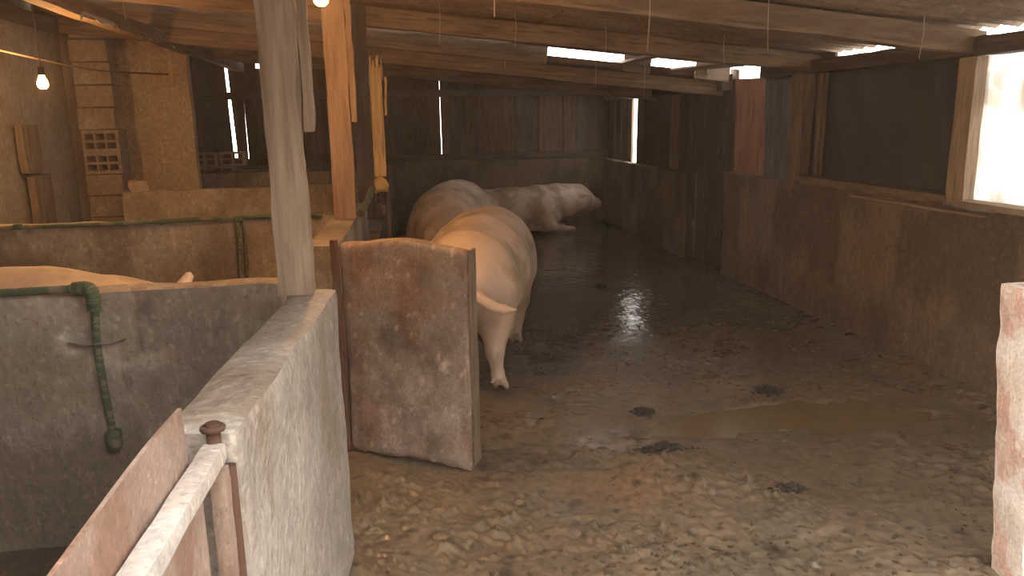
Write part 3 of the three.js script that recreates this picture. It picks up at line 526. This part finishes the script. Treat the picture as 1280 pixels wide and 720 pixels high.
// ---------- pigs ----------
function surfaceNet(lo, hi, cell, f) {
  const n = [0, 1, 2].map((k) => Math.ceil((hi[k] - lo[k]) / cell) + 1), [nx, ny, nz] = n, val = new Float32Array(nx * ny * nz), id = (i, j, k) => (k * ny + j) * nx + i;
  for (let k = 0; k < nz; k++) for (let j = 0; j < ny; j++) for (let i = 0; i < nx; i++) val[id(i, j, k)] = f(lo[0] + i * cell, lo[1] + j * cell, lo[2] + k * cell);
  const vid = new Int32Array(nx * ny * nz).fill(-1), P = [], I = [];
  const C = []; for (let c = 0; c < 8; c++) C.push([c & 1, (c >> 1) & 1, c >> 2]);
  const E = []; for (let a = 0; a < 8; a++) for (const b of [1, 2, 4]) if (!(a & b)) E.push([a, a | b]);
  for (let k = 0; k < nz - 1; k++) for (let j = 0; j < ny - 1; j++) for (let i = 0; i < nx - 1; i++) {
    let s = 0; const w = C.map(([a, b, c]) => val[id(i + a, j + b, k + c)]); for (const q of w) s += q < 0; if (!s || s === 8) continue;
    let x = 0, y = 0, z = 0, m = 0;
    for (const [a, b] of E) if ((w[a] < 0) !== (w[b] < 0)) { const t = w[a] / (w[a] - w[b]); x += lerp(C[a][0], C[b][0], t); y += lerp(C[a][1], C[b][1], t); z += lerp(C[a][2], C[b][2], t); m++; }
    vid[id(i, j, k)] = P.length / 3; P.push(lo[0] + (i + x / m) * cell, lo[1] + (j + y / m) * cell, lo[2] + (k + z / m) * cell);
  }
  const quad = (a, b, c, d, flip) => flip ? I.push(a, c, b, a, d, c) : I.push(a, b, c, a, c, d);
  for (let k = 1; k < nz - 1; k++) for (let j = 1; j < ny - 1; j++) for (let i = 1; i < nx - 1; i++) {
    const v0 = val[id(i, j, k)] < 0;
    if (v0 !== val[id(i + 1, j, k)] < 0) quad(vid[id(i, j, k)], vid[id(i, j - 1, k)], vid[id(i, j - 1, k - 1)], vid[id(i, j, k - 1)], v0);
    if (v0 !== val[id(i, j + 1, k)] < 0) quad(vid[id(i, j, k)], vid[id(i, j, k - 1)], vid[id(i - 1, j, k - 1)], vid[id(i - 1, j, k)], v0);
    if (v0 !== val[id(i, j, k + 1)] < 0) quad(vid[id(i, j, k)], vid[id(i - 1, j, k)], vid[id(i - 1, j - 1, k)], vid[id(i, j - 1, k)], v0);
  }
  return { P, I };
}
const smin = (a, b, k) => { const h = Math.max(k - Math.abs(a - b), 0) / k; return Math.min(a, b) - h * h * h * k / 6; };
function cone(p, a, b, ra, rb) {
  const bx = b[0] - a[0], by = b[1] - a[1], bz = b[2] - a[2], px = p[0] - a[0], py = p[1] - a[1], pz = p[2] - a[2];
  const t = clamp((px * bx + py * by + pz * bz) / (bx * bx + by * by + bz * bz + 1e-9));
  return Math.hypot(px - bx * t, py - by * t, pz - bz * t) - lerp(ra, rb, t);
}
// bones: [a, b, ra, rb, blend]; local +x is the snout, y up, z the pig's own right
function chain(out, pts, blend) { for (let i = 0; i + 1 < pts.length; i++) out.push([pts[i].slice(0, 3), pts[i + 1].slice(0, 3), pts[i][3], pts[i + 1][3], blend]); }
function legs(out, s, hindX, foreX) {
  chain(out, [[-0.46 + hindX, 0.54, 0.11 * s, 0.165], [-0.43 + hindX, 0.38, 0.135 * s, 0.105]], 0.10);
  chain(out, [[-0.43 + hindX, 0.38, 0.135 * s, 0.10], [-0.55 + hindX, 0.24, 0.145 * s, 0.047], [-0.52 + hindX, 0.11, 0.155 * s, 0.032], [-0.505 + hindX, 0.075, 0.158 * s, 0.033]], 0.04);
  for (const t of [-1, 1]) { out.push([[-0.505 + hindX, 0.075, 0.158 * s + t * 0.016], [-0.468 + hindX, 0.02, 0.165 * s + t * 0.03], 0.024, 0.014, 0.008]); out.push([[-0.53 + hindX, 0.10, 0.155 * s + t * 0.02], [-0.555 + hindX, 0.065, 0.155 * s + t * 0.03], 0.014, 0.009, 0.012]); }
  chain(out, [[0.36 + foreX, 0.48, 0.15 * s, 0.15], [0.31 + foreX, 0.32, 0.165 * s, 0.085], [0.36 + foreX, 0.2, 0.16 * s, 0.05], [0.355 + foreX, 0.09, 0.16 * s, 0.038]], 0.07);
  for (const t of [-1, 1]) { out.push([[0.355 + foreX, 0.07, 0.16 * s + t * 0.016], [0.392 + foreX, 0.022, 0.16 * s + t * 0.026], 0.026, 0.019, 0.012]); out.push([[0.33 + foreX, 0.10, 0.16 * s + t * 0.02], [0.305 + foreX, 0.065, 0.16 * s + t * 0.03], 0.014, 0.009, 0.012]); }
}
function headBones(out, x, y, ny, dy = 0) {
  chain(out, [[x - 0.22, ny, 0, 0.22], [x, y + 0.02, 0, 0.165]], 0.12);
  chain(out, [[x, y, 0, 0.155], [x + 0.14, y - 0.06 + dy, 0, 0.095], [x + 0.25, y - 0.115 + dy, 0, 0.066], [x + 0.275, y - 0.12 + dy, 0, 0.07]], 0.05);
  for (const s of [-1, 1]) { out.push([[x + 0.02, y - 0.07, s * 0.08], [x + 0.08, y - 0.1, s * 0.06], 0.085, 0.06, 0.05]); // jowl
    out.push([[x + 0.25, y - 0.17 + dy, s * 0.0], [x + 0.1, y - 0.16, 0], 0.03, 0.06, 0.03]); // chin
    for (let k = 0; k < 4; k++) out.push([[x - 0.03 + 0.012 * k, y + 0.11 - 0.012 * k * k * 0.4, s * (0.10 + 0.028 * k)], [x + 0.03 + 0.035 * k, y + 0.13 - 0.02 * k, s * (0.115 + 0.03 * k)], 0.02 - 0.003 * k, 0.014 - 0.0025 * k, 0.02]); } // ears
}
const skinBump = rep(bumpFine, 0.22);
const skin = new THREE.MeshPhysicalMaterial({ vertexColors: true, roughness: 0.62, bumpMap: skinBump, bumpScale: 0.0035, sheen: 0.25, sheenRoughness: 0.5, sheenColor: new THREE.Color().setRGB(0.6, 0.5, 0.42) });
function pig(bones, lo, hi, cell, pos, ry, scale, label, dirt, seed) {
  const f = (x, y, z) => { const p = [x, y, z]; let d = 9; for (const [a, b, ra, rb, k] of bones) d = smin(d, cone(p, a, b, ra, rb), k); return d + 0.005 * F3(x * 7 + seed, y * 7, z * 7, 2); };
  const { P, I } = surfaceNet(lo, hi, cell, f), g = new THREE.BufferGeometry(), col = [], uv = [];
  for (let i = 0; i < P.length; i += 3) {
    const [x, y, z] = [P[i], P[i + 1], P[i + 2]];
    let c = mix3([0.70, 0.53, 0.43], [0.76, 0.61, 0.51], sstep(-0.3, 0.3, F3(x * 3 + seed, y * 3, z * 3, 3)));
    c = mix3(c, [0.44, 0.34, 0.20], 0.75 * sstep(0.08, 0.32, F3(x * 4.5 + 9 + seed, y * 3, z * 4.5, 4)));   // dried mud stains
    c = mix3(c, [0.22, 0.155, 0.105], dirt * sstep(-0.02, 0.3, F3(x * 6 + seed, y * 6 + 30, z * 6, 4) + 0.12));
    const hoof = y < 0.035 ? sstep(0.12, -0.05, F3(x * 30, y * 30, z * 30, 2)) : 0; c = mix3(c, [0.34, 0.24, 0.16], 0.7 * hoof);
    col.push(...c); uv.push(x + z * 0.7, y + z * 0.4);
  }
  g.setAttribute('position', new THREE.Float32BufferAttribute(P, 3)); g.setAttribute('color', new THREE.Float32BufferAttribute(col, 3)); g.setAttribute('uv', new THREE.Float32BufferAttribute(uv, 2)); g.setIndex(I); g.computeVertexNormals();
  const root = group('pig', pos, label, 'pig', null, null, ry); root.scale.setScalar(scale);
  part('body', g, skin, root);
  return root;
}
function eyes(root, x, y, s) { const e = new THREE.SphereGeometry(0.013, 10, 8), m = new THREE.MeshStandardMaterial({ color: new THREE.Color().setRGB(0.03, 0.02, 0.02), roughness: 0.2 }); for (const k of s) part('eye', e, m, root, [x, y, k * 0.118]); }
const trunk = (b, sag = 0) => {
  chain(b, [[-0.60, 0.60, 0, 0.165], [-0.45, 0.62, 0, 0.22], [-0.12, 0.585 - sag, 0, 0.285], [0.2, 0.585, 0, 0.29], [0.40, 0.605, 0, 0.262], [0.60, 0.62, 0, 0.20]], 0.14);
};
{ // sow behind the gate, tail towards the entrance
  const b = []; trunk(b); legs(b, 1, 0, 0.02); legs(b, -1, 0.08, -0.1); headBones(b, 0.80, 0.50, 0.6, -0.04);
  chain(b, [[-0.74, 0.60, 0.0, 0.05], [-0.80, 0.605, 0.03, 0.034], [-0.83, 0.59, 0.10, 0.031], [-0.835, 0.55, 0.17, 0.027], [-0.83, 0.53, 0.225, 0.022], [-0.82, 0.528, 0.285, 0.010]], 0.03); b.push([[-0.82, 0.545, 0.23], [-0.815, 0.515, 0.27], 0.014, 0.006, 0.02]);
  b.push([[-0.77, 0.50, 0.03], [-0.78, 0.43, 0.03], 0.035, 0.018, 0.03]);
  pig(b, [-0.92, -0.02, -0.42], [1.15, 1.0, 0.42], 0.010, [0.56, 0.015, -4.79], 75 * Math.PI / 180, 1.08, 'pale pink sow standing behind the slab gate with her tail stretched sideways', 0.15, 1);
}
{ // second sow beyond it
  const b = []; trunk(b); legs(b, 1, 0, 0); legs(b, -1, 0.05, 0.05); headBones(b, 0.80, 0.44, 0.58, -0.06);
  chain(b, [[-0.74, 0.62, 0.0, 0.05], [-0.80, 0.60, -0.03, 0.032], [-0.82, 0.54, -0.05, 0.024], [-0.81, 0.46, -0.04, 0.014]], 0.03);
  pig(b, [-0.92, -0.02, -0.42], [1.15, 1.0, 0.42], 0.016, [0.56, 0.015, -6.9], 76 * Math.PI / 180, 1.1, 'pink sow half hidden beyond the sow at the slab gate', 0.3, 5);
}
{ // sow lying against the back wall
  const b = [];
  chain(b, [[-0.68, 0.22, 0, 0.2], [-0.45, 0.26, 0, 0.26], [-0.1, 0.27, 0, 0.275], [0.3, 0.29, 0, 0.27], [0.55, 0.33, 0, 0.21]], 0.14);
  headBones(b, 0.78, 0.385, 0.37, 0.05); chain(b, [[0.5, 0.33, 0, 0.22], [0.80, 0.36, 0, 0.19]], 0.1);
  for (const s of [-1, 1]) { chain(b, [[0.38, 0.2, 0.16 * s, 0.14], [0.30, 0.09, 0.24 * s, 0.07], [0.52, 0.05, 0.25 * s, 0.045], [0.68, 0.035, 0.24 * s, 0.032]], 0.06); chain(b, [[-0.46, 0.24, 0.14 * s, 0.19], [-0.28, 0.13, 0.25 * s, 0.11], [-0.46, 0.055, 0.28 * s, 0.05], [-0.28, 0.04, 0.29 * s, 0.035]], 0.07); }
  const r = pig(b, [-0.95, -0.03, -0.46], [1.12, 0.72, 0.46], 0.016, [1.75, 0.02, -10.55], 3 * Math.PI / 180, 1.08, 'pink sow lying by the dark back wall with her head up', 0.45, 9);
  eyes(r, 0.845, 0.42, [-1, 1]);
}
{ // pig in the first pen, only its back shows over the wall
  const b = []; trunk(b); legs(b, 1, 0, 0); legs(b, -1, 0.05, 0.05); headBones(b, 0.86, 0.60, 0.60, 0); for (const s of [-1, 1]) b.push([[0.84, 0.70, 0.10 * s], [0.90, 0.80, 0.13 * s], 0.045, 0.022, 0.03]);
  const r = pig(b, [-0.92, -0.02, -0.42], [1.15, 1.05, 0.42], 0.016, [-1.85, 0.02, -3.55], 4 * Math.PI / 180, 1.05, 'pig in the first pen with only its orange lit back above the wall', 0.3, 13);
  eyes(r, 0.91, 0.64, [-1, 1]);
}

renderer.render(scene, camera);
